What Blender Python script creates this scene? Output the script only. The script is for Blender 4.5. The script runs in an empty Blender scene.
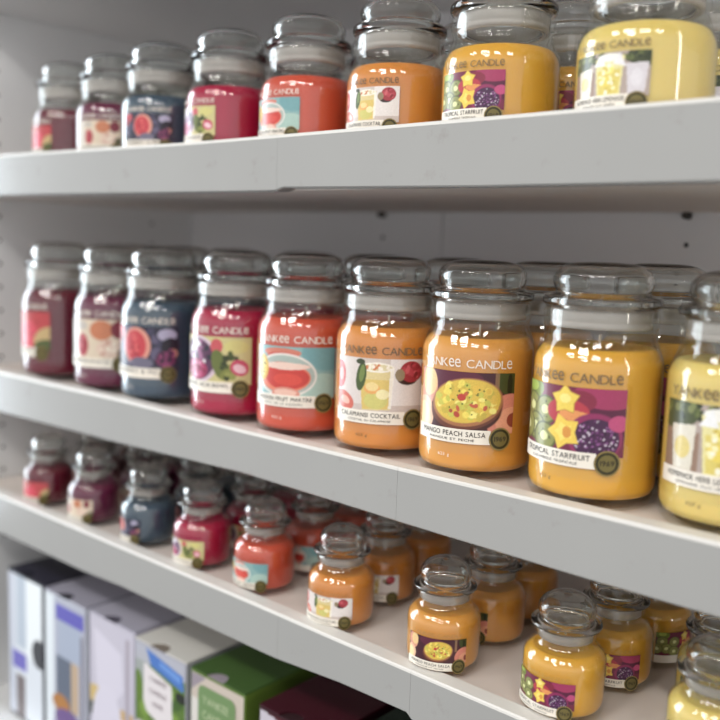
import bpy, bmesh, math
import numpy as np
from mathutils import Matrix, Vector

SC = bpy.context.scene
COL = SC.collection

# ------------------------------------------------------------------ camera
YAW, PITCH, ROLL, FPX = 0.711509, 0.125868, 0.034074, 899.94
fw = Vector((-math.sin(YAW)*math.cos(PITCH), math.cos(YAW)*math.cos(PITCH), -math.sin(PITCH)))
rt = Vector((math.cos(YAW), math.sin(YAW), 0.0))
up = rt.cross(fw)
r2 = rt*math.cos(ROLL) + up*math.sin(ROLL)
u2 = -rt*math.sin(ROLL) + up*math.cos(ROLL)
cam = bpy.data.cameras.new('camera')
cam_ob = bpy.data.objects.new('camera', cam)
COL.objects.link(cam_ob)
M = Matrix((r2, u2, -fw)).transposed().to_4x4()
cam_ob.matrix_world = M
cam.sensor_width = 36.0
cam.lens = 36.0*FPX/720.0
cam.clip_start = 0.02
cam.dof.use_dof = True
cam.dof.focus_distance = 0.70
cam.dof.aperture_fstop = 3.3
SC.camera = cam_ob

# ------------------------------------------------------------------ world, lights, exposure
w = bpy.data.worlds.new('shop'); SC.world = w; w.use_nodes = True
# world shaped into a bright eye-level band, added fill for the shelf interior
nt = w.node_tree; bg = nt.nodes['Background']
wtc = nt.nodes.new('ShaderNodeTexCoord'); wsx = nt.nodes.new('ShaderNodeSeparateXYZ'); wab = nt.nodes.new('ShaderNodeMath'); wab.operation = 'ABSOLUTE'
wr = nt.nodes.new('ShaderNodeValToRGB')
wr.color_ramp.elements[0].position = 0.0; wr.color_ramp.elements[0].color = (1.42, 1.42, 1.44, 1)
wr.color_ramp.elements[1].position = 0.75; wr.color_ramp.elements[1].color = (0.20, 0.20, 0.20, 1)
e = wr.color_ramp.elements.new(0.28); e.color = (1.12, 1.12, 1.13, 1)
e = wr.color_ramp.elements.new(0.45); e.color = (0.40, 0.40, 0.40, 1)
nt.links.new(wtc.outputs['Generated'], wsx.inputs[0]); nt.links.new(wsx.outputs['Z'], wab.inputs[0])
nt.links.new(wab.outputs[0], wr.inputs['Fac']); nt.links.new(wr.outputs['Color'], bg.inputs['Color'])
bg.inputs[1].default_value = 0.64
SC.view_settings.view_transform = 'Standard'
SC.view_settings.look = 'None'
SC.view_settings.gamma = 1.0
SC.view_settings.use_curve_mapping = False
SC.view_settings.exposure = 0.10
SC.cycles.max_bounces = 14
SC.cycles.transmission_bounces = 12
SC.cycles.transparent_max_bounces = 40
SC.cycles.sample_clamp_indirect = 6.0

def area(name, loc, target, sx, sy, power, color):
    l = bpy.data.lights.new(name, 'AREA'); l.shape = 'RECTANGLE'
    l.size = sx; l.size_y = sy; l.energy = power; l.color = color
    o = bpy.data.objects.new(name, l); COL.objects.link(o)
    o.location = loc
    d = Vector(target)-Vector(loc)
    o.rotation_euler = d.to_track_quat('-Z', 'Y').to_euler()
    return o
# shop window far to the left, a narrow window beyond the right end, ceiling light panels of the shop
area('shop_window_light', (-3.3, 0.06, 0.15), (0, 0.06, 0.10), 1.25, 2.4, 84, (0.82, 0.92, 1.0))
area('doorway_light', (2.9, 0.0, 0.85), (-0.4, 0.55, 0.3), 0.14, 2.4, 16, (1.0, 0.95, 0.86))
for i, (x, y, e) in enumerate([(-1.5, -1.3, 14), (-0.55, -1.2, 14), (0.45, -1.3, 15), (1.3, -0.9, 12), (-0.3, -2.4, 20)]):
    area('ceiling_panel_light', (x, y, 1.55), (x, y+0.35, 0), 0.62, 0.16, e, (1.0, 0.965, 0.92))

# ------------------------------------------------------------------ geometry constants
D = 0.5491            # plane of the shelf fronts
YB = 0.9374           # back panel
XL, XR = -1.184, 0.42
ZT = {1: 0.0931, 2: -0.1728, 3: -0.3352}
ZB = {1: 0.0456, 2: -0.2181, 3: -0.3766}
LIP = 0.006
FT = 0.016            # thickness of the front strip
Z4 = -0.645           # board the cartons stand on
Z0 = 0.290            # underside of the topmost board

# ------------------------------------------------------------------ materials
def s2l(c):
    return tuple(((v/255.0)/12.92 if v/255.0 <= 0.04045 else ((v/255.0+0.055)/1.055)**2.4) for v in c)
MATS = {}
def mat(name, rgb, rough=0.5, metal=0.0, coat=0.0, spec=0.5, sss=0.0, noise=None, bump=None, trans=0.0, ior=1.45):
    if name in MATS: return MATS[name]
    m = bpy.data.materials.new(name); m.use_nodes = True
    nt = m.node_tree; b = nt.nodes['Principled BSDF']
    c = (*s2l(rgb), 1)
    b.inputs['Base Color'].default_value = c
    b.inputs['Roughness'].default_value = rough
    b.inputs['Metallic'].default_value = metal
    b.inputs['Coat Weight'].default_value = coat
    b.inputs['Coat Roughness'].default_value = 0.06
    b.inputs['Specular IOR Level'].default_value = spec
    b.inputs['Transmission Weight'].default_value = trans
    b.inputs['IOR'].default_value = ior
    if sss:
        b.inputs['Subsurface Weight'].default_value = sss
        b.inputs['Subsurface Radius'].default_value = (1.0, 0.6, 0.3)
        b.inputs['Subsurface Scale'].default_value = 0.006
    tc = nt.nodes.new('ShaderNodeTexCoord')
    if noise:
        sc, amt, c2 = noise
        n = nt.nodes.new('ShaderNodeTexNoise'); n.inputs['Scale'].default_value = sc; n.inputs['Detail'].default_value = 5
        nt.links.new(tc.outputs['Object'], n.inputs['Vector'])
        r = nt.nodes.new('ShaderNodeValToRGB')
        r.color_ramp.elements[0].position = 0.5-amt; r.color_ramp.elements[1].position = 0.5+amt
        r.color_ramp.elements[0].color = (*s2l(c2), 1); r.color_ramp.elements[1].color = c
        nt.links.new(n.outputs['Fac'], r.inputs['Fac']); nt.links.new(r.outputs['Color'], b.inputs['Base Color'])
    if bump:
        n = nt.nodes.new('ShaderNodeTexNoise'); n.inputs['Scale'].default_value = bump[0]
        nt.links.new(tc.outputs['Object'], n.inputs['Vector'])
        bp = nt.nodes.new('ShaderNodeBump'); bp.inputs['Strength'].default_value = bump[1]; bp.inputs['Distance'].default_value = 0.002
        nt.links.new(n.outputs['Fac'], bp.inputs['Height']); nt.links.new(bp.outputs['Normal'], b.inputs['Normal'])
    MATS[name] = m
    return m

def thin_glass(name, tint, gloss=1.0):
    """clear jar wall: see-through, with Fresnel reflections on its surface"""
    m = bpy.data.materials.new(name); m.use_nodes = True; nt = m.node_tree
    for n in list(nt.nodes): nt.nodes.remove(n)
    out = nt.nodes.new('ShaderNodeOutputMaterial')
    tr = nt.nodes.new('ShaderNodeBsdfTransparent'); tr.inputs[0].default_value = (*tint, 1)
    gl = nt.nodes.new('ShaderNodeBsdfGlossy'); gl.inputs['Roughness'].default_value = 0.035; gl.inputs[0].default_value = (1, 1, 1, 1)
    fr = nt.nodes.new('ShaderNodeLayerWeight'); fr.inputs[0].default_value = 0.5
    pw = nt.nodes.new('ShaderNodeMath'); pw.operation = 'POWER'; pw.inputs[1].default_value = 4.0
    mu = nt.nodes.new('ShaderNodeMath'); mu.operation = 'MULTIPLY_ADD'; mu.inputs[1].default_value = 0.55*gloss; mu.inputs[2].default_value = 0.045*gloss
    mx = nt.nodes.new('ShaderNodeMixShader')
    nt.links.new(fr.outputs['Facing'], pw.inputs[0]); nt.links.new(pw.outputs[0], mu.inputs[0]); nt.links.new(mu.outputs[0], mx.inputs[0])
    nt.links.new(tr.outputs[0], mx.inputs[1]); nt.links.new(gl.outputs[0], mx.inputs[2]); nt.links.new(mx.outputs[0], out.inputs[0])
    tc = nt.nodes.new('ShaderNodeTexCoord'); n = nt.nodes.new('ShaderNodeTexNoise'); n.inputs['Scale'].default_value = 45
    bp = nt.nodes.new('ShaderNodeBump'); bp.inputs['Strength'].default_value = 0.10; bp.inputs['Distance'].default_value = 0.002
    nt.links.new(tc.outputs['Object'], n.inputs['Vector']); nt.links.new(n.outputs['Fac'], bp.inputs['Height'])
    nt.links.new(bp.outputs['Normal'], gl.inputs['Normal'])
    MATS[name] = m
    return m

def solid_glass(name, rgb):
    m = mat(name, rgb, rough=0.02, trans=1.0, ior=1.45)
    return m

white = mat('white_laminate', (236, 237, 238), rough=0.38, spec=0.4, noise=(7, 0.45, (230, 231, 232)))
strip_m = mat('edge_laminate', (165, 165, 163), rough=0.17, spec=0.5, noise=(9, 0.4, (159, 159, 157)), bump=(30, 0.03))
def scuffs(m, col):
    nt = m.node_tree; b = nt.nodes['Principled BSDF']; src = b.inputs['Base Color'].links[0].from_socket
    tc = nt.nodes.new('ShaderNodeTexCoord'); n = nt.nodes.new('ShaderNodeTexNoise'); n.inputs['Scale'].default_value = 34; n.inputs['Detail'].default_value = 8; n.inputs['Roughness'].default_value = 0.7
    r = nt.nodes.new('ShaderNodeValToRGB'); r.color_ramp.elements[0].position = 0.61; r.color_ramp.elements[0].color = (0, 0, 0, 1); r.color_ramp.elements[1].position = 0.76; r.color_ramp.elements[1].color = (0.55, 0.55, 0.55, 1)
    mx = nt.nodes.new('ShaderNodeMixRGB'); mx.inputs[2].default_value = (*s2l(col), 1)
    nt.links.new(tc.outputs['Object'], n.inputs['Vector']); nt.links.new(n.outputs['Fac'], r.inputs['Fac']); nt.links.new(r.outputs['Color'], mx.inputs[0])
    nt.links.new(src, mx.inputs[1]); nt.links.new(mx.outputs[0], b.inputs['Base Color'])
scuffs(strip_m, (138, 132, 126))
lit_edge_m = mat('lit_edge_laminate', (222, 220, 215), rough=0.4)  # lighter copy of the strip laminate, light from above put into the colour
boardm = mat('shelf_top_laminate', (228, 219, 212), rough=0.5, noise=(12, 0.4, (220, 211, 204)))
backm = mat('back_laminate', (236, 236, 238), rough=0.5, noise=(5, 0.4, (230, 230, 232)))
hole_m = mat('dark_hole', (14, 13, 13), rough=0.9)
pin_m = mat('steel_pin', (70, 66, 62), rough=0.4, metal=0.8)
jar_glass = thin_glass('clear_jar_glass', (0.97, 0.98, 0.97))
lid_glass = solid_glass('clear_lid_glass', (248, 250, 248))
seal_m = mat('clear_plastic_seal', (220, 212, 207), rough=0.22, trans=0.55, ior=1.2)
wick_m = mat('cotton_wick', (225, 215, 200), rough=0.8)
banner_m = mat('cream_banner', (238, 232, 220), rough=0.45)
ink_m = mat('dark_ink', (40, 32, 30), rough=0.6)
gold_m = mat('dark_gold_ink', (142, 124, 74), rough=0.35)
seal_dark = mat('dark_olive_ink', (54, 50, 26), rough=0.4)
bright_foil_txt = mat('bright_foil_lettering', (236, 226, 214), rough=0.35)  # silver foil print, its bright reflection put into the colour
dim_foil_txt = mat('dim_foil_lettering', (118, 100, 78), rough=0.35)  # same foil print, darker reflection put into the colour

def vmat(name, rough=0.4):
    if name in MATS: return MATS[name]
    m = bpy.data.materials.new(name); m.use_nodes = True; nt = m.node_tree
    a = nt.nodes.new('ShaderNodeVertexColor'); a.layer_name = 'print'
    b = nt.nodes['Principled BSDF']; b.inputs['Roughness'].default_value = rough
    b.inputs['Coat Weight'].default_value = 0.25; b.inputs['Coat Roughness'].default_value = 0.1
    nt.links.new(a.outputs['Color'], b.inputs['Base Color'])
    MATS[name] = m
    return m
print_m = vmat('printed_paper')

# ------------------------------------------------------------------ mesh helpers
def link(name, me, parent=None, m=None):
    o = bpy.data.objects.new(name, me); COL.objects.link(o)
    if parent is not None: o.parent = parent
    if m is not None:
        if not me.materials: me.materials.append(m)
        o.material_slots[0].link = 'OBJECT'; o.material_slots[0].material = m
    return o
def empty(name, loc, rz=0.0):
    o = bpy.data.objects.new(name, None); COL.objects.link(o); o.location = loc; o.rotation_euler = (0, 0, rz)
    o.empty_display_size = 0.02
    return o
def tag(o, label, cat, group=None, kind=None):
    o['label'] = label; o['category'] = cat
    if group: o['group'] = group
    if kind: o['kind'] = kind
def lathe(name, prof, seg=64):
    verts = []; faces = []; rings = []
    for r, z in prof:
        if r < 1e-6:
            rings.append([len(verts)]); verts.append((0, 0, z))
        else:
            s = len(verts); rings.append(list(range(s, s+seg)))
            for k in range(seg):
                a = 2*math.pi*k/seg; verts.append((r*math.cos(a), r*math.sin(a), z))
    for a, b in zip(rings[:-1], rings[1:]):
        for k in range(seg):
            k2 = (k+1) % seg
            if len(a) == 1 and len(b) == 1: continue
            if len(a) == 1: faces.append((a[0], b[k2], b[k]))
            elif len(b) == 1: faces.append((a[k], a[k2], b[0]))
            else: faces.append((a[k], a[k2], b[k2], b[k]))
    me = bpy.data.meshes.new(name); me.from_pydata(verts, [], faces); me.update()
    bm = bmesh.new(); bm.from_mesh(me); bmesh.ops.recalc_face_normals(bm, faces=bm.faces); bm.to_mesh(me); bm.free()
    for p in me.polygons: p.use_smooth = True
    return me
def smooth_prof(pts, n=3):
    """Chaikin corner cutting that keeps the end points"""
    for _ in range(n):
        q = [pts[0]]
        for a, b in zip(pts[:-1], pts[1:]):
            q.append((a[0]*.75+b[0]*.25, a[1]*.75+b[1]*.25)); q.append((a[0]*.25+b[0]*.75, a[1]*.25+b[1]*.75))
        q.append(pts[-1]); pts = q
    return pts
def box_bm(bm, x0, x1, y0, y1, z0, z1):
    v = [bm.verts.new((x, y, z)) for x in (x0, x1) for y in (y0, y1) for z in (z0, z1)]
    for f in ((0,1,3,2),(4,6,7,5),(0,4,5,1),(2,3,7,6),(0,2,6,4),(1,5,7,3)): bm.faces.new([v[i] for i in f])
def box_mesh(name, x0, x1, y0, y1, z0, z1, bev=0.0):
    bm = bmesh.new(); box_bm(bm, x0, x1, y0, y1, z0, z1)
    bmesh.ops.recalc_face_normals(bm, faces=bm.faces)
    if bev: bmesh.ops.bevel(bm, geom=list(bm.edges), offset=bev, segments=2, profile=0.6, affect='EDGES')
    me = bpy.data.meshes.new(name); bm.to_mesh(me); bm.free()
    return me

# ------------------------------------------------------------------ shelving
unit = empty('shelving_unit', (XL, YB, Z4-0.03))
tag(unit, 'white laminate shelving unit with three jar shelves and a carton shelf', 'shelving')
O = Vector(unit.location)
def upart(name, me, m, parent=unit):
    o = link(name, me, parent, m)
    if parent is unit: o.location = -O
    return o
side = upart('side_panel', box_mesh('side_panel', XL-0.018, XL, D+0.004, YB+0.018, Z4-0.03, Z0+0.3, 0.0008), white)
# back panels with butt seams
seams = [XL, -0.678, -0.14, XR]
for a, b in zip(seams[:-1], seams[1:]):
    upart('back_panel', box_mesh('back_panel', a+0.0006, b-0.0006, YB, YB+0.016, Z4-0.03, Z0+0.3, 0.0008), backm)
# drilled rows of peg holes
def hole_mesh(axis, rr, n=14):
    ts = [2*math.pi*k/n for k in range(n)]
    vs = [(0, rr*math.cos(t), rr*math.sin(t)) if axis == 'x' else (rr*math.cos(t), 0, rr*math.sin(t)) for t in ts]
    me = bpy.data.meshes.new('peg_hole'); me.from_pydata(vs, [], [tuple(range(n))]); me.update()
    return me
hx, hy = hole_mesh('x', 0.0024), hole_mesh('y', 0.0026)
for yy, zs in ((0.612, [0.0235+0.032*k for k in range(-14, 9)]), (0.862, [0.0235+0.032*k for k in range(-3, 9)])):
    for zz in zs:
        upart('peg_hole', hx, hole_m).location = Vector((XL+0.0004, yy, zz))-O
for xx in (-0.775, -0.3645):
    for k in (-1, 0, 1):
        upart('peg_hole', hy, hole_m).location = Vector((xx, YB-0.0004, 0.0125+0.032*k))-O
TOPK = {1: [(-1.19, .0950), (-1.0577, .0945), (-0.71, .0915), (-0.624, .0917), (-0.3686, .0931), (-0.2003, .0941), (XR, .0941)],
        2: [(-1.19, -.1713), (-0.9489, -.1716), (-0.8086, -.1708), (-0.6172, -.1730), (-0.4278, -.1733), (-0.2573, -.1728), (XR, -.1740)],
        3: [(-1.19, -.3300), (-1.03, -.3312), (-0.8085, -.3328), (-0.6132, -.3335), (-0.4851, -.3350), (-0.304, -.3362), (XR, -.3370)]}
BOTK = {1: [(-1.19, .0467), (-0.5836, .0448), (-0.5765, .0450), (-0.5675, .0474), (-0.3657, .0450), (XR, .0458)],
        2: [(-1.19, -.2224), (-1.05, -.2222), (-0.8085, -.2186), (-0.6162, -.2132), (-0.4678, -.2160), (-0.4256, -.2172), (-0.2539, -.2195), (XR, -.2196)],
        3: [(-1.19, -.381), (-0.8814, -.3808), (-0.8084, -.3778), (-0.5760, -.3783), (-0.5613, -.3780), (-0.4836, -.3730), (-0.4116, -.3722), (-0.406, -.3765), (XR, -.3770)]}
JOINTS = {1: [XL, -0.5755, XR], 2: [XL, -0.4300, XR], 3: [XL, -0.5610, -0.4085, XR]}
def interp(k, x):
    return float(np.interp(x, [p[0] for p in k], [p[1] for p in k]))
def strip_mesh(level, x0, x1):
    xs = sorted(set([x0, x1] + [p[0] for p in TOPK[level]+BOTK[level] if x0 < p[0] < x1] + list(np.linspace(x0, x1, 24))))
    xs = [xs[0]] + [x for a, x in zip(xs[:-1], xs[1:]) if x-a > 1e-4]
    b = 0.0012
    verts = []; faces = []
    for x in xs:
        zt, zb = interp(TOPK[level], x), interp(BOTK[level], x)
        ring = [(D+b, zb), (D, zb+b), (D, zt-b), (D+b*0.3, zt-b*0.3), (D+b, zt), (D+FT-b, zt), (D+FT, zt-b), (D+FT, zb)]
        verts += [(x, y, z) for y, z in ring]
    n = 8
    for i in range(len(xs)-1):
        for k in range(n):
            a = i*n+k; c = i*n+(k+1) % n
            faces.append((a, c, c+n, a+n))
    faces.append(tuple(range(n))); faces.append(tuple(reversed(range((len(xs)-1)*n, len(xs)*n))))
    me = bpy.data.meshes.new('front_strip'); me.from_pydata(verts, [], faces)
    bm = bmesh.new(); bm.from_mesh(me); bmesh.ops.recalc_face_normals(bm, faces=bm.faces); bm.to_mesh(me); bm.free()
    return me
def lit_edge_mesh(level, x0, x1):
    # thin cap in a paler colour that paints the strip's top edge as lit
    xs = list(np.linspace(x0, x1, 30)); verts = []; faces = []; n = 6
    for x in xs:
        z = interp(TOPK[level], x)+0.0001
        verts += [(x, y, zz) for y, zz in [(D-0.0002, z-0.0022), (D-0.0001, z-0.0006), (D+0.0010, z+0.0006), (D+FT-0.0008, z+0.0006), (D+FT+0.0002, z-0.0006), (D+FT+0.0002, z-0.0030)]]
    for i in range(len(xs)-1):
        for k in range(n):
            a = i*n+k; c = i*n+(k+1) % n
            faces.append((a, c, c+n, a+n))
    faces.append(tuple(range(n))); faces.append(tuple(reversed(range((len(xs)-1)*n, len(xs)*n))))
    me = bpy.data.meshes.new('lit_top_edge'); me.from_pydata(verts, [], faces)
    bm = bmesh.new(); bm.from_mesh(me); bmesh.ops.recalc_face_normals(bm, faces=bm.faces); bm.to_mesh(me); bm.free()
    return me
for lv in (1, 2, 3):
    sh = upart('shelf_board', box_mesh('shelf_board', XL+0.0004, XR, D+FT, YB-0.0006, ZB[lv]+0.0005+(0.006 if lv > 1 else 0), ZT[lv]-LIP, 0.0), boardm)
    js = JOINTS[lv]
    for a, b in zip(js[:-1], js[1:]):
        s = link('front_strip', strip_mesh(lv, a+0.0001, b-0.0001), sh, strip_m)
        link('lit_top_edge', lit_edge_mesh(lv, a+0.0001, b-0.0001), sh, lit_edge_m)
top = upart('shelf_board', box_mesh('shelf_board', XL+0.0004, XR, D+0.004, YB-0.0006, Z0, Z0+0.04, 0.001), white)
bot = upart('shelf_board', box_mesh('shelf_board', XL+0.0004, XR, D+0.001, YB-0.0006, Z4-0.03, Z4, 0.001), white)
# steel support pegs just under the first shelf
for xx in (-0.775, -0.3645):
    for zz, lv in ((ZB[1]-0.0030, 1),):
        bm = bmesh.new()
        bmesh.ops.create_cone(bm, cap_ends=True, segments=16, radius1=0.0042, radius2=0.0036, depth=0.010,
                              matrix=Matrix.Translation((xx, YB-0.005, zz)) @ Matrix.Rotation(math.pi/2, 4, 'X'))
        me = bpy.data.meshes.new('support_peg'); bm.to_mesh(me); bm.free()
        upart('support_peg', me, pin_m)

# ------------------------------------------------------------------ lettering
def raw_text(body, size):
    cu = bpy.data.curves.new('t', 'FONT'); cu.body = body; cu.size = size; cu.resolution_u = 3
    ob = bpy.data.objects.new('t', cu)
    me = bpy.data.meshes.new_from_object(ob)
    bpy.data.objects.remove(ob); bpy.data.curves.remove(cu)
    return me
def text_geo(body, width, cap, logo=False, space=0.12):
    """flat lettering: list of (x, z) and faces, centred in x, base line at 0; width and cap height in metres"""
    xs = 0.0; V = []; F = []
    for ch in body:
        if ch == ' ':
            xs += 0.42; continue
        g = raw_text(ch, 1.0)
        if not g.vertices: continue
        co = np.array([v.co[:2] for v in g.vertices]); mn = co.min(0); mx = co.max(0)
        H = 0.72
        if logo and ch == 'e':
            co[:, 1] = (co[:, 1]-mn[1])/(mx[1]-mn[1])*H; co[:, 0] = (co[:, 0]-mn[0])*1.18
        else:
            co[:, 0] -= mn[0]
        wd = co[:, 0].max()
        s = len(V)
        V += [(x+xs, y/H) for x, y in co]
        F += [tuple(i+s for i in p.vertices) for p in g.polygons]
        xs += wd+(0.05 if logo else space)
        bpy.data.meshes.remove(g)
    xs -= space
    V = [((x-xs/2)/xs*width, y*cap) for x, y in V]
    return V, F
TCACHE = {}
def curved_text(body, R, width, cap, z, a0, logo=False):
    """lettering wrapped on a cylinder of radius R; a0 = angle of the centre, 0 faces -Y"""
    key = (body, R, width, cap, z, a0, logo)
    if key in TCACHE: return TCACHE[key]
    V, F = text_geo(body, width, cap, logo)
    vs = []
    for x, h in V:
        a = a0 + x/R
        vs.append((R*math.sin(a), -R*math.cos(a), z+h))
    me = bpy.data.meshes.new('lettering'); me.from_pydata(vs, [], F); me.update()
    TCACHE[key] = me
    return me
def curved_patch(R, a0, a1, z0, z1, n=24, th=0.0004):
    vs = []; fs = []
    for i in range(n+1):
        a = a0+(a1-a0)*i/n
        for r in (R, R-th):
            for z in (z0, z1): vs.append((r*math.sin(a), -r*math.cos(a), z))
    for i in range(n):
        b = i*4; c = b+4
        fs += [(b, c, c+1, b+1), (b+2, b+3, c+3, c+2), (b+1, c+1, c+3, b+3), (b, b+2, c+2, c)]
    fs += [(0, 1, 3, 2), (n*4, n*4+2, n*4+3, n*4+1)]
    me = bpy.data.meshes.new('patch'); me.from_pydata(vs, [], fs); me.update()
    for p in me.polygons: p.use_smooth = False
    return me
def curved_disc(R, a0, z, r, n=28, r_in=0.0):
    vs = []; fs = []
    rr = [r_in, r]
    for q in rr:
        for k in range(n):
            t = 2*math.pi*k/n
            a = a0+q*math.cos(t)/R
            vs.append((R*math.sin(a), -R*math.cos(a), z+q*math.sin(t)))
    if r_in > 0:
        for k in range(n): fs.append((k, (k+1) % n, n+(k+1) % n, n+k))
    else:
        c = len(vs); vs.append((R*math.sin(a0), -R*math.cos(a0), z))
        for k in range(n): fs.append((c, n+k, n+(k+1) % n))
    me = bpy.data.meshes.new('disc'); me.from_pydata(vs, [], fs); me.update()
    return me

# ------------------------------------------------------------------ label pictures (procedural prints)
class Art:
    def __init__(s, nx, nz, asp, bg):
        s.u, s.v = np.meshgrid(np.linspace(0, 1, nx), np.linspace(0, 1, nz))
        s.asp = asp; s.c = np.zeros((nz, nx, 3)); s.c[:] = s2l(bg); s.rng = np.random.RandomState(7)
    def put(s, m, rgb, k=1.0):
        m = np.clip(m, 0, 1)*k
        s.c = s.c*(1-m[..., None]) + np.array(s2l(rgb))*m[..., None]
    def ell(s, x, y, rx, ry, rgb, ang=0, k=1.0, soft=0.05, inner=0.0):
        a = math.radians(ang); X = (s.u-x)*s.asp; Y = s.v-y
        p = X*math.cos(a)+Y*math.sin(a); q = -X*math.sin(a)+Y*math.cos(a)
        d = np.sqrt((p/rx)**2+(q/ry)**2)
        m = np.clip((1-d)/soft+0.5, 0, 1)
        if inner: m = m*np.clip((d-inner)/soft+0.5, 0, 1)
        s.put(m, rgb, k)
    def rect(s, x0, x1, y0, y1, rgb, k=1.0):
        m = ((s.u >= x0) & (s.u <= x1) & (s.v >= y0) & (s.v <= y1)).astype(float); s.put(m, rgb, k)
    def star(s, x, y, r, rgb, ang=0, fat=0.48, k=1.0):
        X = (s.u-x)*s.asp; Y = s.v-y; t = np.arctan2(Y, X)-math.radians(ang); d = np.hypot(X, Y)
        q = np.abs(((t/(2*math.pi)*5) % 1)-0.5)*2          # 1 at the tips, 0 in the notches
        # straight edges between tip radius r and notch radius r*fat
        ph = (1-q)*math.pi/5
        ax, ay = r, 0.0; bx, by = r*fat*math.cos(math.pi/5), r*fat*math.sin(math.pi/5)
        nx, ny = -(by-ay), (bx-ax)
        lim = (ax*nx+ay*ny)/(np.cos(ph)*ny-np.sin(ph)*nx)
        s.put(np.clip((lim-d)/0.02+0.5, 0, 1), rgb, k)
    def poly(s, pts, rgb, k=1.0):
        ins = np.zeros(s.u.shape, bool); n = len(pts)
        for i in range(n):
            x0, y0 = pts[i]; x1, y1 = pts[(i+1) % n]
            c = ((y0 > s.v) != (y1 > s.v))
            with np.errstate(divide='ignore', invalid='ignore'):
                xi = (x1-x0)*(s.v-y0)/((y1-y0) if y1 != y0 else 1e-9)+x0
            ins ^= (c & (s.u < xi))
        s.put(ins.astype(float), rgb, k)
    def dots(s, n, x, y, rx, ry, r, cols, k=1.0):
        for _ in range(n):
            t = s.rng.rand()*2*math.pi; q = math.sqrt(s.rng.rand())
            c = cols[s.rng.randint(len(cols))]
            s.ell(x+q*rx*math.cos(t)/s.asp, y+q*ry*math.sin(t), r*(0.7+0.6*s.rng.rand()), r*(0.6+0.6*s.rng.rand()), c, ang=s.rng.rand()*180, k=k, soft=0.3)
    def grain(s, a=0.08):
        s.c = np.clip(s.c*(1+a*(s.rng.rand(*s.u.shape)[..., None]*2-1)), 0, 1)

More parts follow.
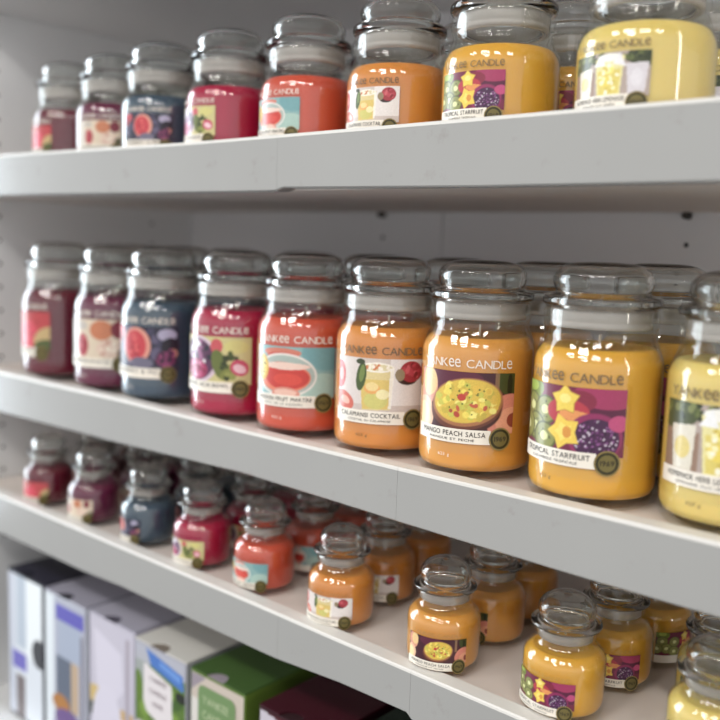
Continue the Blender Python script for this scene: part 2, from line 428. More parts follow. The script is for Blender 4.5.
def art(kind, nx, nz, asp=1.72):
    if kind == 'starfruit':
        A = Art(nx, nz, asp, (120, 22, 62))
        A.ell(.95, .75, .65, .5, (92, 12, 58)); A.ell(.86, .92, .5, .22, (168, 36, 92)); A.ell(.62, .8, .25, .16, (140, 22, 60))
        A.ell(.10, .90, .30, .18, (120, 140, 40)); A.ell(.10, .93, .16, .09, (168, 190, 70))
        for x, y in ((.10, .62), (.30, .60), (.17, .32), (.30, .20), (.02, .30)):
            A.ell(x, y, .25, .22, (92, 96, 36)); A.ell(x, y, .215, .19, (140, 144, 66)); A.dots(12, x, y, .13, .12, .014, [(40, 46, 14)])
            A.ell(x, y, .085, .07, (222, 224, 150))
        A.ell(.52, .62, .34, .2, (190, 40, 60)); A.ell(.62, .56, .3, .09, (236, 150, 70), ang=-8)
        A.ell(.76, .28, .40, .36, (150, 24, 92)); A.ell(.77, .25, .34, .31, (70, 22, 70)); A.dots(110, .77, .25, .31, .29, .018, [(206, 190, 210), (150, 80, 150), (40, 10, 46), (120, 50, 120)], .85)
        A.ell(.95, .5, .16, .12, (196, 60, 120))
        A.star(.50, .80, .54, (190, 140, 20), ang=200, fat=.35); A.star(.50, .80, .50, (244, 212, 60), ang=200, fat=.35); A.ell(.50, .82, .09, .07, (250, 232, 120))
        A.star(.50, .32, .62, (196, 140, 18), ang=75, fat=.35); A.star(.50, .32, .57, (246, 208, 52), ang=75, fat=.37); A.star(.50, .32, .34, (252, 224, 90), ang=75, fat=.35); A.ell(.53, .32, .07, .09, (226, 150, 30))
    elif kind == 'mango':
        A = Art(nx, nz, asp, (70, 18, 34))
        A.ell(.42, .86, .5, .2, (96, 24, 52)); A.ell(.95, .88, .22, .24, (64, 74, 26)); A.ell(.95, .8, .05, .2, (28, 36, 14)); A.rect(.80, .84, .5, 1, (160, 120, 80), .7)
        A.ell(.10, .72, .26, .34, (226, 150, 120)); A.ell(.13, .78, .19, .24, (240, 200, 130)); A.ell(.06, .22, .26, .30, (240, 190, 150)); A.ell(.05, .20, .17, .22, (250, 224, 160))
        A.ell(.96, .26, .42, .40, (222, 130, 106), ang=20); A.ell(.98, .18, .28, .26, (236, 158, 120)); A.ell(1.0, .22, .12, .12, (150, 60, 40))
        A.ell(.53, .34, .62, .36, (72, 28, 20), ang=6); A.ell(.53, .42, .64, .38, (110, 54, 34), ang=8); A.ell(.54, .50, .62, .40, (176, 112, 60), ang=8)
        A.ell(.54, .52, .58, .36, (226, 190, 44), ang=8)
        A.dots(80, .54, .52, .52, .31, .055, [(246, 222, 70), (252, 236, 110), (232, 190, 40), (206, 180, 40), (206, 200, 60)])
        A.dots(7, .54, .46, .44, .22, .045, [(190, 60, 30), (204, 84, 40)]); A.dots(22, .54, .54, .46, .26, .016, [(110, 120, 34)])
        A.ell(.50, .58, .07, .06, (200, 50, 28))
    elif kind == 'calamansi':
        A = Art(nx, nz, asp, (222, 210, 204))
        A.rect(0, 1, .0, .16, (206, 190, 182)); A.rect(.62, 1, .16, 1, (232, 224, 220)); A.rect(.30, .62, .88, 1, (210, 196, 186))
        A.ell(.03, .66, .16, .26, (206, 70, 66)); A.ell(.05, .66, .07, .12, (238, 150, 140)); A.ell(.10, .20, .26, .16, (214, 96, 74), ang=-20); A.ell(.12, .2, .12, .07, (246, 180, 160), ang=-20)
        A.poly([(.30, .84), (.66, .86), (.63, .08), (.34, .06)], (226, 206, 140)); A.poly([(.31, .62), (.65, .62), (.63, .10), (.34, .08)], (226, 196, 96))
        A.ell(.49, .84, .31, .09, (246, 240, 226)); A.ell(.49, .84, .27, .06, (224, 210, 160)); A.dots(16, .49, .82, .24, .07, .03, [(214, 120, 60), (250, 240, 220)])
        A.ell(.48, .24, .22, .15, (212, 204, 106)); A.ell(.44, .46, .15, .10, (240, 170, 80)); A.ell(.44, .49, .12, .08, (244, 216, 140)); A.ell(.55, .36, .12, .09, (244, 232, 170))
        A.poly([(.62, .84), (.66, .84), (.64, .1), (.61, .1)], (250, 246, 238), .8)
        A.ell(.32, .66, .10, .26, (72, 92, 40), ang=-8); A.ell(.33, .72, .05, .16, (120, 140, 66), ang=-8); A.ell(.31, .93, .09, .05, (60, 70, 40))
        A.ell(.80, .66, .20, .12, (52, 22, 20)); A.ell(.84, .78, .22, .19, (168, 28, 48)); A.dots(20, .84, .78, .18, .15, .04, [(196, 50, 70), (140, 14, 34), (214, 84, 96)]); A.ell(.72, .72, .09, .11, (150, 130, 96))
    elif kind == 'martini':
        A = Art(nx, nz, asp, (134, 178, 178))
        A.ell(.9, .9, .5, .35, (110, 166, 172)); A.ell(.85, .2, .5, .3, (166, 200, 190)); A.rect(0, .1, 0, 1, (206, 214, 206), .6)
        A.ell(.38, .88, .42, .09, (214, 120, 96)); A.ell(.40, .80, .36, .09, (206, 62, 48))
        A.ell(.42, .44, .66, .43, (236, 230, 222)); A.ell(.42, .44, .62, .39, (170, 186, 178)); A.ell(.40, .40, .58, .30, (232, 122, 88)); A.ell(.44, .40, .48, .24, (208, 46, 32)); A.ell(.44, .62, .5, .07, (240, 206, 190)); A.ell(.46, .36, .3, .12, (222, 60, 38))
        A.ell(.44, .08, .3, .13, (222, 140, 120)); A.ell(.44, .10, .24, .07, (240, 190, 170))
        A.ell(.12, .56, .17, .26, (222, 178, 50)); A.ell(.12, .56, .11, .18, (240, 216, 90)); A.dots(10, .12, .56, .08, .14, .02, [(90, 70, 20)])
    elif kind == 'lemonade':
        A = Art(nx, nz, asp, (178, 160, 150))
        A.rect(0, .35, 0, .6, (150, 118, 96)); A.ell(.06, .84, .5, .24, (70, 80, 36)); A.ell(.94, .88, .40, .22, (60, 70, 34)); A.dots(26, .3, .9, .6, .1, .05, [(92, 104, 44), (44, 54, 24), (124, 132, 70)]); A.dots(20, .85, .88, .3, .12, .05, [(92, 104, 44), (44, 54, 24)])
        A.poly([(.36, .86), (.72, .92), (.68, .06), (.40, .04)], (232, 222, 150)); A.poly([(.40, .6), (.68, .62), (.66, .08), (.42, .06)], (226, 206, 92)); A.ell(.54, .88, .30, .09, (244, 242, 232)); A.ell(.54, .62, .12, .11, (248, 232, 110)); A.ell(.50, .36, .14, .12, (240, 214, 70)); A.dots(26, .54, .4, .22, .32, .04, [(248, 240, 180), (214, 190, 60), (250, 246, 220)])
        A.poly([(.74, .72), (.98, .74), (.95, .08), (.77, .06)], (214, 208, 214)); A.poly([(.08, .66), (.32, .70), (.30, .06), (.12, .06)], (224, 216, 196)); A.ell(.2, .36, .14, .16, (226, 204, 110)); A.ell(.86, .4, .13, .2, (224, 220, 226))
        A.poly([(.34, .70), (.44, .96), (.50, .70)], (240, 240, 240)); A.poly([(.58, .74), (.66, .98), (.74, .66)], (236, 234, 236))
    elif kind == 'acai':
        A = Art(nx, nz, asp, (206, 196, 130))
        A.ell(.30, .5, .56, .50, (214, 190, 206)); A.ell(.28, .5, .50, .45, (92, 46, 84)); A.dots(30, .27, .62, .4, .3, .06, [(60, 60, 70), (160, 90, 140), (222, 214, 220), (40, 40, 56)])
        A.ell(.26, .28, .36, .22, (170, 30, 90)); A.dots(26, .26, .28, .3, .18, .05, [(196, 60, 120), (140, 16, 70), (214, 120, 160)])
        A.poly([(.10, .60), (.26, .98), (.36, .80)], (226, 222, 226)); A.ell(.58, .80, .14, .16, (206, 76, 84)); A.ell(.82, .8, .26, .14, (214, 206, 120)); A.ell(.62, .42, .17, .32, (104, 116, 48), ang=18); A.ell(.74, .24, .22, .12, (126, 132, 52), ang=30)
        A.dots(22, .74, .4, .24, .28, .06, [(70, 84, 30), (150, 156, 70), (52, 62, 26)]); A.ell(.86, .36, .20, .17, (206, 60, 96), ang=-20); A.ell(.86, .34, .14, .09, (240, 196, 206), ang=-20)
    elif kind == 'fig':
        A = Art(nx, nz, asp, (46, 44, 66))
        A.dots(50, .5, .5, .95, .5, .10, [(66, 62, 92), (34, 32, 52), (96, 88, 120)]); A.ell(.06, .86, .3, .2, (196, 54, 70)); A.ell(.05, .7, .2, .14, (150, 40, 58))
        A.ell(.44, .56, .38, .42, (226, 150, 130)); A.ell(.42, .56, .31, .35, (206, 50, 64)); A.dots(24, .42, .56, .22, .24, .04, [(226, 90, 90), (172, 24, 44)])
        A.ell(.86, .82, .22, .14, (176, 170, 200)); A.ell(.90, .56, .2, .2, (30, 22, 40)); A.ell(.94, .40, .10, .10, (200, 130, 110)); A.ell(.84, .26, .22, .18, (122, 34, 88)); A.dots(24, .86, .3, .2, .2, .05, [(150, 50, 110), (60, 20, 56)]); A.ell(.52, .16, .30, .14, (110, 106, 130))
    elif kind == 'pomegranate':
        A = Art(nx, nz, asp, (222, 204, 178))
        A.rect(0, .2, 0, 1, (214, 206, 196)); A.ell(.62, .74, .30, .24, (206, 122, 78)); A.ell(.86, .76, .2, .22, (132, 30, 52)); A.ell(.32, .36, .19, .28, (184, 50, 68)); A.dots(16, .32, .36, .14, .2, .04, [(220, 100, 110), (150, 24, 44)])
        A.ell(.30, .84, .2, .12, (196, 186, 176)); A.ell(.74, .30, .34, .22, (226, 196, 176)); A.dots(14, .74, .3, .28, .18, .05, [(206, 150, 130), (240, 226, 206)]); A.ell(.95, .15, .2, .2, (96, 90, 60))
    else:  # watermelon
        A = Art(nx, nz, asp, (196, 56, 62))
        A.ell(.46, .40, .62, .46, (222, 58, 82)); A.ell(.30, .84, .6, .2, (206, 84, 70)); A.ell(.2, .5, .3, .5, (226, 110, 104)); A.dots(18, .5, .6, .7, .34, .03, [(90, 20, 30), (150, 30, 40)])
        A.ell(.94, .28, .40, .30, (198, 168, 110), ang=35); A.ell(.96, .06, .40, .22, (84, 96, 44))
    A.grain()
    g_ = A.c.mean(-1, keepdims=True); A.c = np.clip(g_+(A.c-g_)*.86, 0, 1)*.96
    return A

def grid_mesh(name, P, colors):
    """P: (nz, nx, 3) points, colors the same shape; a thin printed sheet"""
    nz, nx = P.shape[:2]
    verts = P.reshape(-1, 3)
    i = np.arange(nz*nx).reshape(nz, nx)
    f = np.stack([i[:-1, :-1], i[:-1, 1:], i[1:, 1:], i[1:, :-1]], -1).reshape(-1, 4)
    me = bpy.data.meshes.new(name); me.from_pydata(verts.tolist(), [], f.tolist()); me.update()
    ca = me.color_attributes.new('print', 'FLOAT_COLOR', 'POINT')
    c = np.ones((nz*nx, 4), np.float32); c[:, :3] = colors.reshape(-1, 3)
    ca.data.foreach_set('color', c.ravel())
    for p in me.polygons: p.use_smooth = True
    return me

# ------------------------------------------------------------------ jar kinds
def profiles(kind):
    if kind in ('large', 'medium'):
        s = 0.0 if kind == 'large' else -0.045
        out = [(0, .004), (.030, .003), (.036, .0003), (.040, .0), (.0436, .003), (.045, .009), (.045, .016), (.045, .094+s), (.0444, .1025+s), (.0405, .1105+s), (.0368, .1150+s), (.0352, .1185+s), (.0356, .122+s), (.0368, .1235+s), (.0368, .1335+s), (.0362, .1362+s), (.0345, .1365+s), (.0336, .135+s), (.0332, .120+s), (.0350, .1135+s), (.0398, .1092+s), (.0437, .1018+s), (.0443, .094+s), (.0443, .012), (.0415, .0070), (0, .0065)]
        wax = [(0, .0068), (.0405, .0072), (.0432, .0105), (.0441, .016), (.0441, .094+s), (.0435, .1005+s), (.0402, .1075+s), (.0370, .1095+s), (.0335, .1088+s), (.012, .1072+s), (0, .1080+s)]
        lid = [(0, .1682+s), (.012, .1680+s), (.022, .1668+s), (.029, .1635+s), (.0322, .1585+s), (.0325, .154+s), (.0310, .1495+s), (.0298, .1472+s), (.0318, .1458+s), (.0365, .1450+s), (.0382, .1428+s), (.0382, .1395+s), (.0370, .1375+s), (.0325, .1368+s), (.0305, .134+s), (.0295, .123+s), (.0270, .1225+s), (.0268, .134+s), (.0265, .1450+s), (.0272, .1500+s), (.0285, .1545+s), (.0275, .1590+s), (.0235, .1625+s), (.015, .1640+s), (0, .1645+s)]
        seal = [(.0300, .1225+s), (.0328, .1228+s), (.0328, .1262+s), (.0320, .1270+s), (.0328, .1280+s), (.0328, .1335+s), (.0315, .1362+s), (.0300, .1362+s)]
        return out, wax, lid, seal, .045
    out = [(0, .003), (.020, .0025), (.024, .0), (.0275, .0005), (.0296, .004), (.030, .009), (.030, .038), (.0295, .0425), (.0262, .0475), (.0225, .0502), (.0212, .0525), (.0216, .0550), (.0222, .0560), (.0222, .0605), (.0216, .0620), (.0204, .0616), (.0200, .054), (.0214, .0503), (.0256, .0466), (.0289, .0422), (.0294, .038), (.0294, .009), (.027, .005), (0, .0048)]
    wax = [(0, .005), (.0262, .0053), (.0286, .009), (.0292, .014), (.0292, .038), (.0286, .0415), (.0252, .0458), (.0228, .0470), (.0200, .0464), (.006, .0455), (0, .0460)]
    lid = [(0, .0862), (.007, .0857), (.0135, .0838), (.0185, .0800), (.0208, .0755), (.0206, .0715), (.0192, .0690), (.0188, .0678), (.0205, .0668), (.0246, .0662), (.0256, .0646), (.0254, .0630), (.0240, .0622), (.0190, .0618), (.0180, .054), (.0164, .0538), (.0162, .0640), (.0165, .0690), (.0178, .0730), (.0176, .0762), (.0155, .0795), (.0110, .0822), (0, .0836)]
    seal = [(.0184, .0540), (.0198, .0540), (.0198, .0618), (.0184, .0618)]
    return out, wax, lid, seal, .030
JM = {}
for kd in ('large', 'medium', 'small'):
    o_, w_, l_, s_, r_ = profiles(kd)
    if kd != 'small':
        zc = .112 if kd == 'large' else .112-.045
        fk = lambda P: [(q*(1+.07*min(1, max(0, (z-zc)/.004))), z) for q, z in P]
        o_, l_, s_ = fk(o_), fk(l_), fk(s_)
    JM[kd] = dict(glass=lathe('glass_jar', smooth_prof(o_, 2), 72), wax=lathe('wax', smooth_prof(w_, 2), 64),
                  lid=lathe('glass_lid', smooth_prof(l_, 2), 64), seal=lathe('seal_ring', s_+[s_[0]], 64), R=r_)
    wz = {'large': (.107, .117), 'medium': (.062, .072), 'small': (.0455, .0505)}[kd]
    JM[kd]['wick'] = box_mesh('wick', -.0008, .0008, -.0008, .0008, wz[0], wz[1], .0003)
# label geometry: half angle, picture z0 z1, banner z0 z1, emblem z r, logo z cap, banner end (fraction)
LG = {'large': dict(H=math.radians(52), p=(.0385, .0845), b=(.0300, .0408), e=(.0345, .0088), t=(.0878, .0066), w=.0745, nx=150, nz=84, sz=.019),
      'medium': dict(H=math.radians(36), p=(.0150, .0437), b=(.0078, .0166), e=(.0110, .0068), t=(.0462, .0048), w=.054, nx=110, nz=64, sz=.0085),
      'small': dict(H=math.radians(48), p=(.0125, .0315), b=(.0070, .0130), e=(.0105, .0058), t=(.0332, .0028), w=.042, nx=84, nz=42, sz=.004)}
FL = {  # wax colour, picture, banner words, second line, lettering
 'watermelon': ((106, 18, 42), 'watermelon', 'RED WATERMELON', '', bright_foil_txt),
 'pomegranate': ((108, 28, 66), 'pomegranate', 'POMEGRANATE', '', bright_foil_txt),
 'fig': ((68, 85, 104), 'fig', 'MULBERRY & FIG', '', bright_foil_txt),
 'acai': ((176, 20, 66), 'acai', 'EXOTIC ACAI BOWL', '', bright_foil_txt),
 'martini': ((212, 86, 62), 'martini', 'PASSION FRUIT MARTINI', 'FRUIT DE LA PASSION', bright_foil_txt),
 'calamansi': ((224, 145, 66), 'calamansi', 'CALAMANSI COCKTAIL', 'COCKTAIL AU CALAMANSI', dim_foil_txt),
 'mango': ((228, 160, 74), 'mango', 'MANGO PEACH SALSA', 'MANGUE ET PECHE', bright_foil_txt),
 'starfruit': ((231, 173, 64), 'starfruit', 'TROPICAL STARFRUIT', 'CARAMBOLE TROPICALE', dim_foil_txt),
 'lemonade': ((233, 206, 122), 'lemonade', 'HOMEMADE HERB LEMONADE', 'LIMONADE AUX HERBES', dim_foil_txt)}
LCACHE = {}
def label_mesh(kd, fl):
    k = (kd, fl)
    if k in LCACHE: return LCACHE[k]
    g = LG[kd]; R = JM[kd]['R']+.0003
    asp = 2*g['H']*R/(g['p'][1]-g['p'][0])
    A = art(FL[fl][1], g['nx'], g['nz'], asp)
    a = -g['H']+2*g['H']*A.u; z = g['p'][0]+(g['p'][1]-g['p'][0])*A.v
    P = np.stack([R*np.sin(a), -R*np.cos(a), z], -1)
    LCACHE[k] = grid_mesh('picture_label', P, A.c)
    return LCACHE[k]
BC = {}
def shared(key, fn):
    if key not in BC: BC[key] = fn()
    return BC[key]
def wax_mat(fl):
    c = FL[fl][0]
    return mat(fl+'_wax', c, rough=0.42, spec=0.35, sss=0.25, noise=(18, 0.5, tuple(int(v*0.965) for v in c)))

ADJ = {'large': (.981, 1.025, 1.018), ('large', 'starfruit'): (.978, 1.04, 1.03), 'medium': (1.0, 1.0, 1.0), ('medium', 'starfruit'): (.985, 1.015, 1.0), ('medium', 'lemonade'): (.980, 1.045, 1.0),
       'small': (.983, 1.02, 1.06), ('small', 'starfruit'): (.98, 1.035, 1.06)}
def make_jar(name, kd, fl, x, y, z, face, label, group, detail=2):
    kf, sxy, sz_ = ADJ.get((kd, fl), ADJ[kd]); x *= kf; y *= kf
    t = empty(name, (x, y, z), face)
    tag(t, label, 'jar candle', group)
    t.scale = (sxy, sxy, sz_)
    J = JM[kd]; g = LG[kd]; R = J['R']
    link('glass_jar', J['glass'], t, jar_glass)
    link('wax', J['wax'], t, wax_mat(fl))
    link('wick', J['wick'], t, wick_m)
    lid = link('lid', J['lid'], t, lid_glass)
    link('seal_ring', J['seal'], lid, seal_m)
    if detail == 0: return t
    lb = link('picture_label', label_mesh(kd, fl), t, print_m)
    H = g['H']; end = -H+2*H*0.78
    link('name_banner', shared(('b', kd), lambda: curved_patch(R+.0007, -H-.02, end, *g['b'])), lb, banner_m)
    ea = -H+2*H*0.87
    em = link('emblem', shared(('e', kd), lambda: curved_disc(R+.0009, ea, *g['e'])), lb, seal_dark)
    link('emblem_rim', shared(('er', kd), lambda: curved_disc(R+.0011, ea, g['e'][0], g['e'][1], r_in=g['e'][1]*.88)), lb, gold_m)
    link('emblem_center', shared(('ec', kd), lambda: curved_disc(R+.0010, ea, g['e'][0], g['e'][1]*.66)), lb, mat('olive_gold_ink', (112, 102, 58), .4))
    link('brand_lettering', curved_text('YANKee CANDLe', R+.0006, g['w'], g['t'][1], g['t'][0], 0.0, True), t, FL[fl][4] if kd != 'small' else mat(fl+'_faint_lettering', tuple(int(v*.72+30) for v in FL[fl][0]), .4))
    if detail >= 2:
        link('emblem_number', curved_text('1969', R+.0012, g['e'][1]*1.05, g['e'][1]*.44, g['e'][0]-g['e'][1]*.2, ea), lb, ink_m)
        bw = (end+H)*R; bm_ = (-H+end)/2; b0, b1 = g['b']; h = b1-b0
        link('name_lettering', curved_text(FL[fl][2], R+.0011, bw*.86, h*.36, b0+h*.50, bm_+.03), lb, ink_m)
        if FL[fl][3]:
            link('name_lettering', curved_text(FL[fl][3], R+.0011, bw*.60, h*.17, b0+h*.18, bm_+.03), lb, ink_m)
        if kd == 'large':
            link('weight_lettering', curved_text('623 g', R+.0006, .010, .0026, g['sz'], -.28), t, FL[fl][4])
    return t

r = math.radians
ZJ1, ZJ2, ZJ3 = ZT[1]-LIP+.0002, ZT[2]-LIP+.0002, ZT[3]-LIP+.0002
GM, GL, GS = 'medium jar candles on the top shelf', 'large jar candles on the middle shelf', 'small jar candles on the third shelf'
CN = {'watermelon': 'dark red', 'pomegranate': 'plum purple', 'fig': 'slate blue', 'acai': 'raspberry pink', 'martini': 'coral orange', 'calamansi': 'amber orange', 'mango': 'mango orange', 'starfruit': 'golden yellow', 'lemonade': 'pale lemon'}

# medium jars, top shelf
med = [('watermelon', -1.0282, .0775, -7, 'dark red medium jar candle, leftmost at the front of the top shelf'),
       ('pomegranate', -.9335, .0778, 30, 'plum purple medium jar candle with cream label, front of the top shelf'),
       ('fig', -.8352, .0730, 30, 'slate blue medium jar candle with fig picture, front of the top shelf'),
       ('acai', -.723, .0730, -5, 'raspberry pink medium jar candle at the front of the top shelf'),
       ('martini', -.6156, .0760, 0, 'coral orange medium jar candle with red cocktail on blue, front of the top shelf'),
       ('calamansi', -.5069, .0770, 5, 'amber medium jar candle with white iced drink label, front of the top shelf'),
       ('starfruit', -.4002, .0735, 1, 'golden yellow medium jar candle with starfruit picture, front of the top shelf'),
       ('lemonade', -.2815, .0736, -7, 'pale yellow medium jar candle with lemonade label, rightmost on the top shelf')]
for i, (fl, x, y, fc, lab) in enumerate(med):
    make_jar('medium_jar_candle', 'medium', fl, x, D+y, ZJ1, r(fc), lab, GM)
    make_jar('medium_jar_candle', 'medium', fl, x+.004, D+y+.105, ZJ1, r(fc+14),
             '%s medium jar candle in the second row of the top shelf' % CN[fl], GM, 1)
# large jars, middle shelf
lar = [('watermelon', -1.0519, .0754, -8, 'dark red large jar candle with red fruit label, leftmost at the middle shelf front'),
       ('pomegranate', -.9318, .0761, 25, 'plum purple large jar candle with cream label, front of the middle shelf'),
       ('fig', -.8331, .0740, 21, 'slate blue large jar candle with halved fig picture, front of the middle shelf'),
       ('acai', -.7102, .0752, 16, 'raspberry pink large jar candle with berry bowl picture, front of the middle shelf'),
       ('martini', -.6086, .0750, 28, 'coral orange large jar candle with red cocktail on light blue, front of the middle shelf'),
       ('calamansi', -.5065, .0762, 30, 'amber large jar candle with iced cocktail and raspberries label, front of the middle shelf'),
       ('mango', -.4077, .0735, 19, 'mango orange large jar candle with bowl of yellow fruit salsa on its label'),
       ('starfruit', -.3019, .0743, 0, 'golden yellow large jar candle with starfruit and kiwi label, front of the middle shelf'),
       ('lemonade', -.2010, .0800, 7, 'pale lemon large jar candle cut by the right edge of the middle shelf')]
for i, (fl, x, y, fc, lab) in enumerate(lar):
    make_jar('large_jar_candle', 'large', fl, x, D+y, ZJ2, r(fc), lab, GL)
    make_jar('large_jar_candle', 'large', fl, x+.003, D+y+.100, ZJ2, r(fc-12),
             '%s large jar candle in the second row of the middle shelf' % CN[fl], GL, 1)
# small jars, third shelf
sma = [('watermelon', -1.0534, .058, 10, 'dark red small jar candle, leftmost at the front of the third shelf'),
       ('pomegranate', -.9461, .057, 5, 'plum purple small jar candle at the front of the third shelf'),
       ('fig', -.8369, .058, -11, 'slate blue small jar candle at the front of the third shelf'),
       ('acai', -.7391, .057, 6, 'raspberry pink small jar candle at the front of the third shelf'),
       ('martini', -.6441, .0600, 5, 'coral orange small jar candle at the front of the third shelf'),
       ('calamansi', -.5317, .0520, 13, 'amber small jar candle with iced drink label, front of the third shelf'),
       ('mango', -.4136, .0500, 24, 'golden orange small jar candle with fruit salsa bowl label, front of the third shelf'),
       ('starfruit', -.3046, .0560, -4, 'yellow small jar candle with starfruit label, front of the third shelf'),
       ('lemonade', -.1900, .0544, 0, 'pale lemon small jar candle cut by the bottom right corner')]
for i, (fl, x, y, fc, lab) in enumerate(sma):
    make_jar('small_jar_candle', 'small', fl, x, D+y, ZJ3, r(fc), lab, GS)
    dx = {5: -.008, 6: 0, 7: .006, 8: -.022}.get(i, 0)
    make_jar('small_jar_candle', 'small', fl, x+dx, D+y+.073, ZJ3, r({5: 18, 6: -20, 7: 18}.get(i, fc+8)),
             '%s small jar candle in the second row of the third shelf' % CN[fl], GS, 2 if i >= 5 else 1)
    dx = {5: -.012, 6: -.004, 7: .012}.get(i, 0)
    if i < 8:
        make_jar('small_jar_candle', 'small', fl, x+dx, D+y+.140, ZJ3, r({7: 75}.get(i, fc-60)),
             '%s small jar candle at the back of the third shelf' % CN[fl], GS, 1)

# ------------------------------------------------------------------ cartons
def flat_text(name, body, w_, cap, x, z, y, m, parent):
    V, F = text_geo(body, w_, cap)
    me = bpy.data.meshes.new(name); me.from_pydata([(x+a, y, z+b) for a, b in V], [], F); me.update()
    return link(name, me, parent, m)
BH = 0.204
def carton(x0, x1, yf, depth, body_rgb, top_rgb, artfn, label, inner=(96, 88, 88)):
    W = x1-x0; cx = (x0+x1)/2
    t = empty('carton', (cx, yf, Z4+.0002)); tag(t, label, 'box', 'cartons on the lowest shelf')
    bmn = mat('card_%d_%d_%d' % body_rgb, body_rgb, rough=.35, spec=.5)
    tmn = mat('card_%d_%d_%d' % top_rgb, top_rgb, rough=.4, spec=.45)
    link('carton_body', box_mesh('carton_body', -W/2, W/2, 0, depth, 0, BH-.0022, .0012), t, bmn)
    # top flap with a half-moon thumb notch at its front edge
    nr = .0135; n = 14
    outl = [(-W/2, 0), (-nr-.004, 0)] + [(-nr*math.cos(math.pi*k/n)-.004, nr*1.05*math.sin(math.pi*k/n)) for k in range(1, n)] + [(nr-.004, 0), (W/2, 0), (W/2, depth), (-W/2, depth)]
    bm = bmesh.new(); v0 = [bm.verts.new((a, b, BH-.0018)) for a, b in outl]
    f = bm.faces.new(v0); ext = bmesh.ops.extrude_face_region(bm, geom=[f])
    for v in [e for e in ext['geom'] if isinstance(e, bmesh.types.BMVert)]: v.co.z += .0016
    bmesh.ops.recalc_face_normals(bm, faces=bm.faces)
    me = bpy.data.meshes.new('top_flap'); bm.to_mesh(me); bm.free(); link('top_flap', me, t, tmn)
    link('inner_flap', box_mesh('inner_flap', -.021, .014, .0006, .020, BH-.0022, BH-.0019), t, mat('card_%d_%d_%d' % inner, inner, rough=.7))
    A = artfn(); u = -W/2+.0015+(W-.003)*A.u; z = .004+(BH-.008)*A.v
    P = np.stack([u, np.full_like(u, -.0005), z], -1)
    p = link('printed_front', grid_mesh('printed_front', P, A.c), t, print_m)
    return t, p
def art_black():
    A = Art(70, 130, .45, (222, 228, 236)); A.rect(.0, .16, 0, 1, (200, 206, 220)); A.rect(.22, .5, .5, 1, (186, 198, 212)); A.rect(.5, .93, .45, 1, (240, 246, 250)); A.rect(.1, .5, .34, .46, (112, 106, 190)); A.ell(.86, .52, .09, .10, (58, 60, 66)); A.rect(.2, .45, 0, .3, (120, 110, 112)); A.rect(.95, 1, 0, 1, (26, 26, 40)); return A
def art_blue():
    A = Art(80, 130, .45, (176, 180, 196)); A.rect(0, .24, 0, 1, (226, 234, 240)); A.rect(.28, .98, .86, .96, (92, 88, 180)); A.rect(.34, .9, .62, .86, (166, 176, 196)); A.rect(.28, .75, .2, .62, (96, 106, 124)); A.rect(.66, .86, .28, .62, (190, 166, 140)); A.ell(.4, .3, .10, .06, (176, 120, 60)); A.ell(.6, .2, .16, .08, (110, 84, 140)); A.rect(.2, 1, 0, .16, (150, 140, 180)); A.ell(.3, .08, .1, .05, (60, 50, 60)); A.rect(.9, .97, .1, .82, (120, 116, 130)); return A
def art_lilac():
    A = Art(80, 130, .45, (196, 192, 206)); A.poly([(.1, .93), (.72, .84), (.78, .62), (.6, .52), (.16, .56)], (212, 208, 222)); A.rect(.7, .98, 0, .5, (196, 166, 120)); A.ell(.14, .5, .1, .06, (206, 180, 120)); A.ell(.1, .4, .08, .05, (70, 76, 60)); A.ell(.4, .3, .16, .3, (214, 210, 224)); A.rect(.82, .9, .1, .95, (168, 160, 172)); return A
def art_garden():
    A = Art(90, 150, .45, (86, 116, 44)); A.rect(0, 1, .9, 1, (176, 178, 190)); A.rect(.0, .3, .6, .95, (176, 178, 186), .7); A.ell(.05, .66, .06, .18, (92, 122, 40)); A.dots(50, .6, .45, .45, .4, .05, [(60, 92, 30), (120, 150, 60), (40, 66, 24)])
    A.poly([(.22, .99), (.96, .93), (.97, .84), (.32, .90)], (70, 116, 190)); A.poly([(.5, .95), (.9, .92), (.9, .88), (.5, .92)], (104, 148, 214)); A.ell(.92, .80, .05, .03, (24, 30, 20))
    A.ell(.12, .34, .16, .20, (196, 186, 190)); A.ell(.60, .42, .10, .06, (206, 150, 130)); A.poly([(.18, .90), (.74, .84), (.76, .58), (.66, .55), (.22, .62), (.16, .68)], (224, 218, 220)); return A
def art_green():
    A = Art(90, 150, .45, (198, 186, 174)); A.rect(0, .16, 0, .86, (216, 212, 206)); A.poly([(0, 1), (.3, 1), (0, .9)], (150, 140, 150)); A.ell(.9, .2, .2, .4, (206, 190, 176)); return A
def art_red():
    A = Art(80, 130, .45, (70, 10, 24)); A.poly([(0, 1), (.0, .7), (.85, .7), (.62, .9), (.3, .98)], (196, 190, 200)); A.ell(.38, .86, .17, .08, (224, 96, 40)); A.ell(.38, .86, .14, .06, (236, 120, 56)); return A
def art_dark():
    A = Art(60, 100, .45, (24, 36, 28)); A.ell(.5, .6, .2, .2, (60, 80, 60)); return A
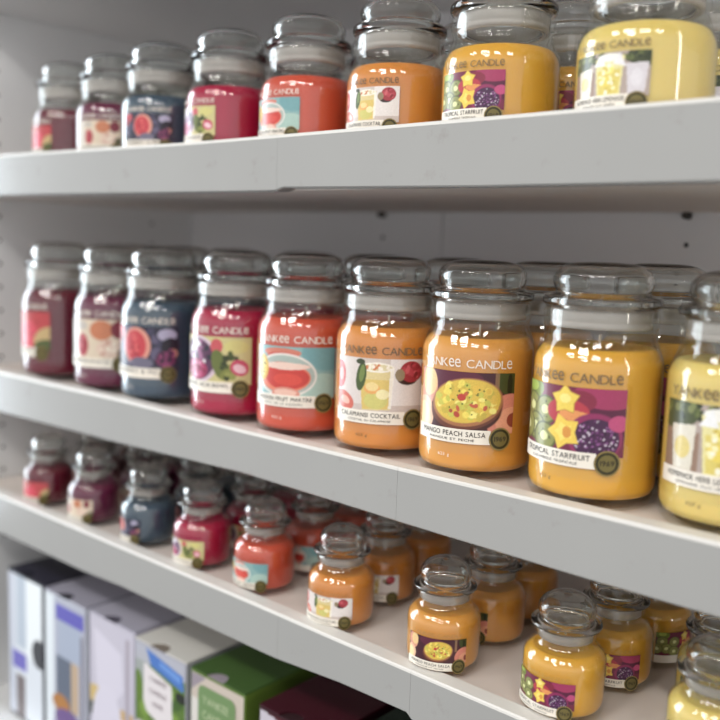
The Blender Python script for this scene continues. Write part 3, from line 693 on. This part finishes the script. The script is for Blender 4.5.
carton(-1.104, -1.012, D+.026, .16, (30, 30, 44), (36, 35, 52), art_black, 'black topped carton with pale front, leftmost on the lowest shelf', inner=(24, 24, 34))
carton(-1.006, -.914, D+.023, .16, (196, 200, 212), (156, 154, 168), art_blue, 'pale carton with a blue-violet band next to the black topped carton', inner=(36, 34, 44))
carton(-.908, -.816, D+.025, .16, (190, 186, 200), (164, 162, 176), art_lilac, 'lilac grey carton with a wavy pale panel on the lowest shelf', inner=(70, 66, 80))
t, p = carton(-.807, -.716, D+.019, .16, (170, 170, 180), (206, 204, 198), art_garden, 'white topped carton with garden picture and blue band on the lowest shelf', inner=(120, 110, 100))
for k, (s, w_) in enumerate((('YANKEE', .030), ('CANDLE', .030), ('HOME', .018))):
    flat_text('front_lettering', s, w_, .0055, -.003, BH*.80-k*.014, -.0012, mat('grey_ink', (128, 110, 116), .6), p)
t, p = carton(-.707, -.623, D+.018, .16, (96, 120, 50), (62, 90, 42), art_green, 'green topped carton with a green square emblem on the lowest shelf', inner=(150, 140, 150))
gm = bpy.data.meshes.new('square_emblem')
pts = []
for cxx, czz, a0 in ((.022, BH*.865, 0), (-.020, BH*.865, 90), (-.020, BH*.52, 180), (.022, BH*.52, 270)):
    for k in range(6):
        a = math.radians(a0+18*k); pts.append((cxx+.008*math.cos(a)-.001, -.0010, czz+.008*math.sin(a)+.006))
gm.from_pydata(pts, [], [tuple(range(len(pts)))]); gm.update()
link('square_emblem', gm, p, mat('leaf_green_ink', (112, 140, 92), .5))
for k, s in enumerate(('YANKEE', 'CANDLE')):
    flat_text('front_lettering', s, .040, .0085, -.001, BH*.845-k*.016, -.0016, mat('pale_green_ink', (196, 208, 170), .6), p)
carton(-.600, -.512, D+.016, .16, (50, 14, 24), (58, 9, 24), art_red, 'dark maroon carton with an orange disc on the lowest shelf', inner=(40, 8, 16))
carton(-.500, -.412, D+.028, .16, (22, 34, 26), (26, 42, 32), art_dark, 'blackish green carton, rightmost on the lowest shelf', inner=(12, 18, 14))
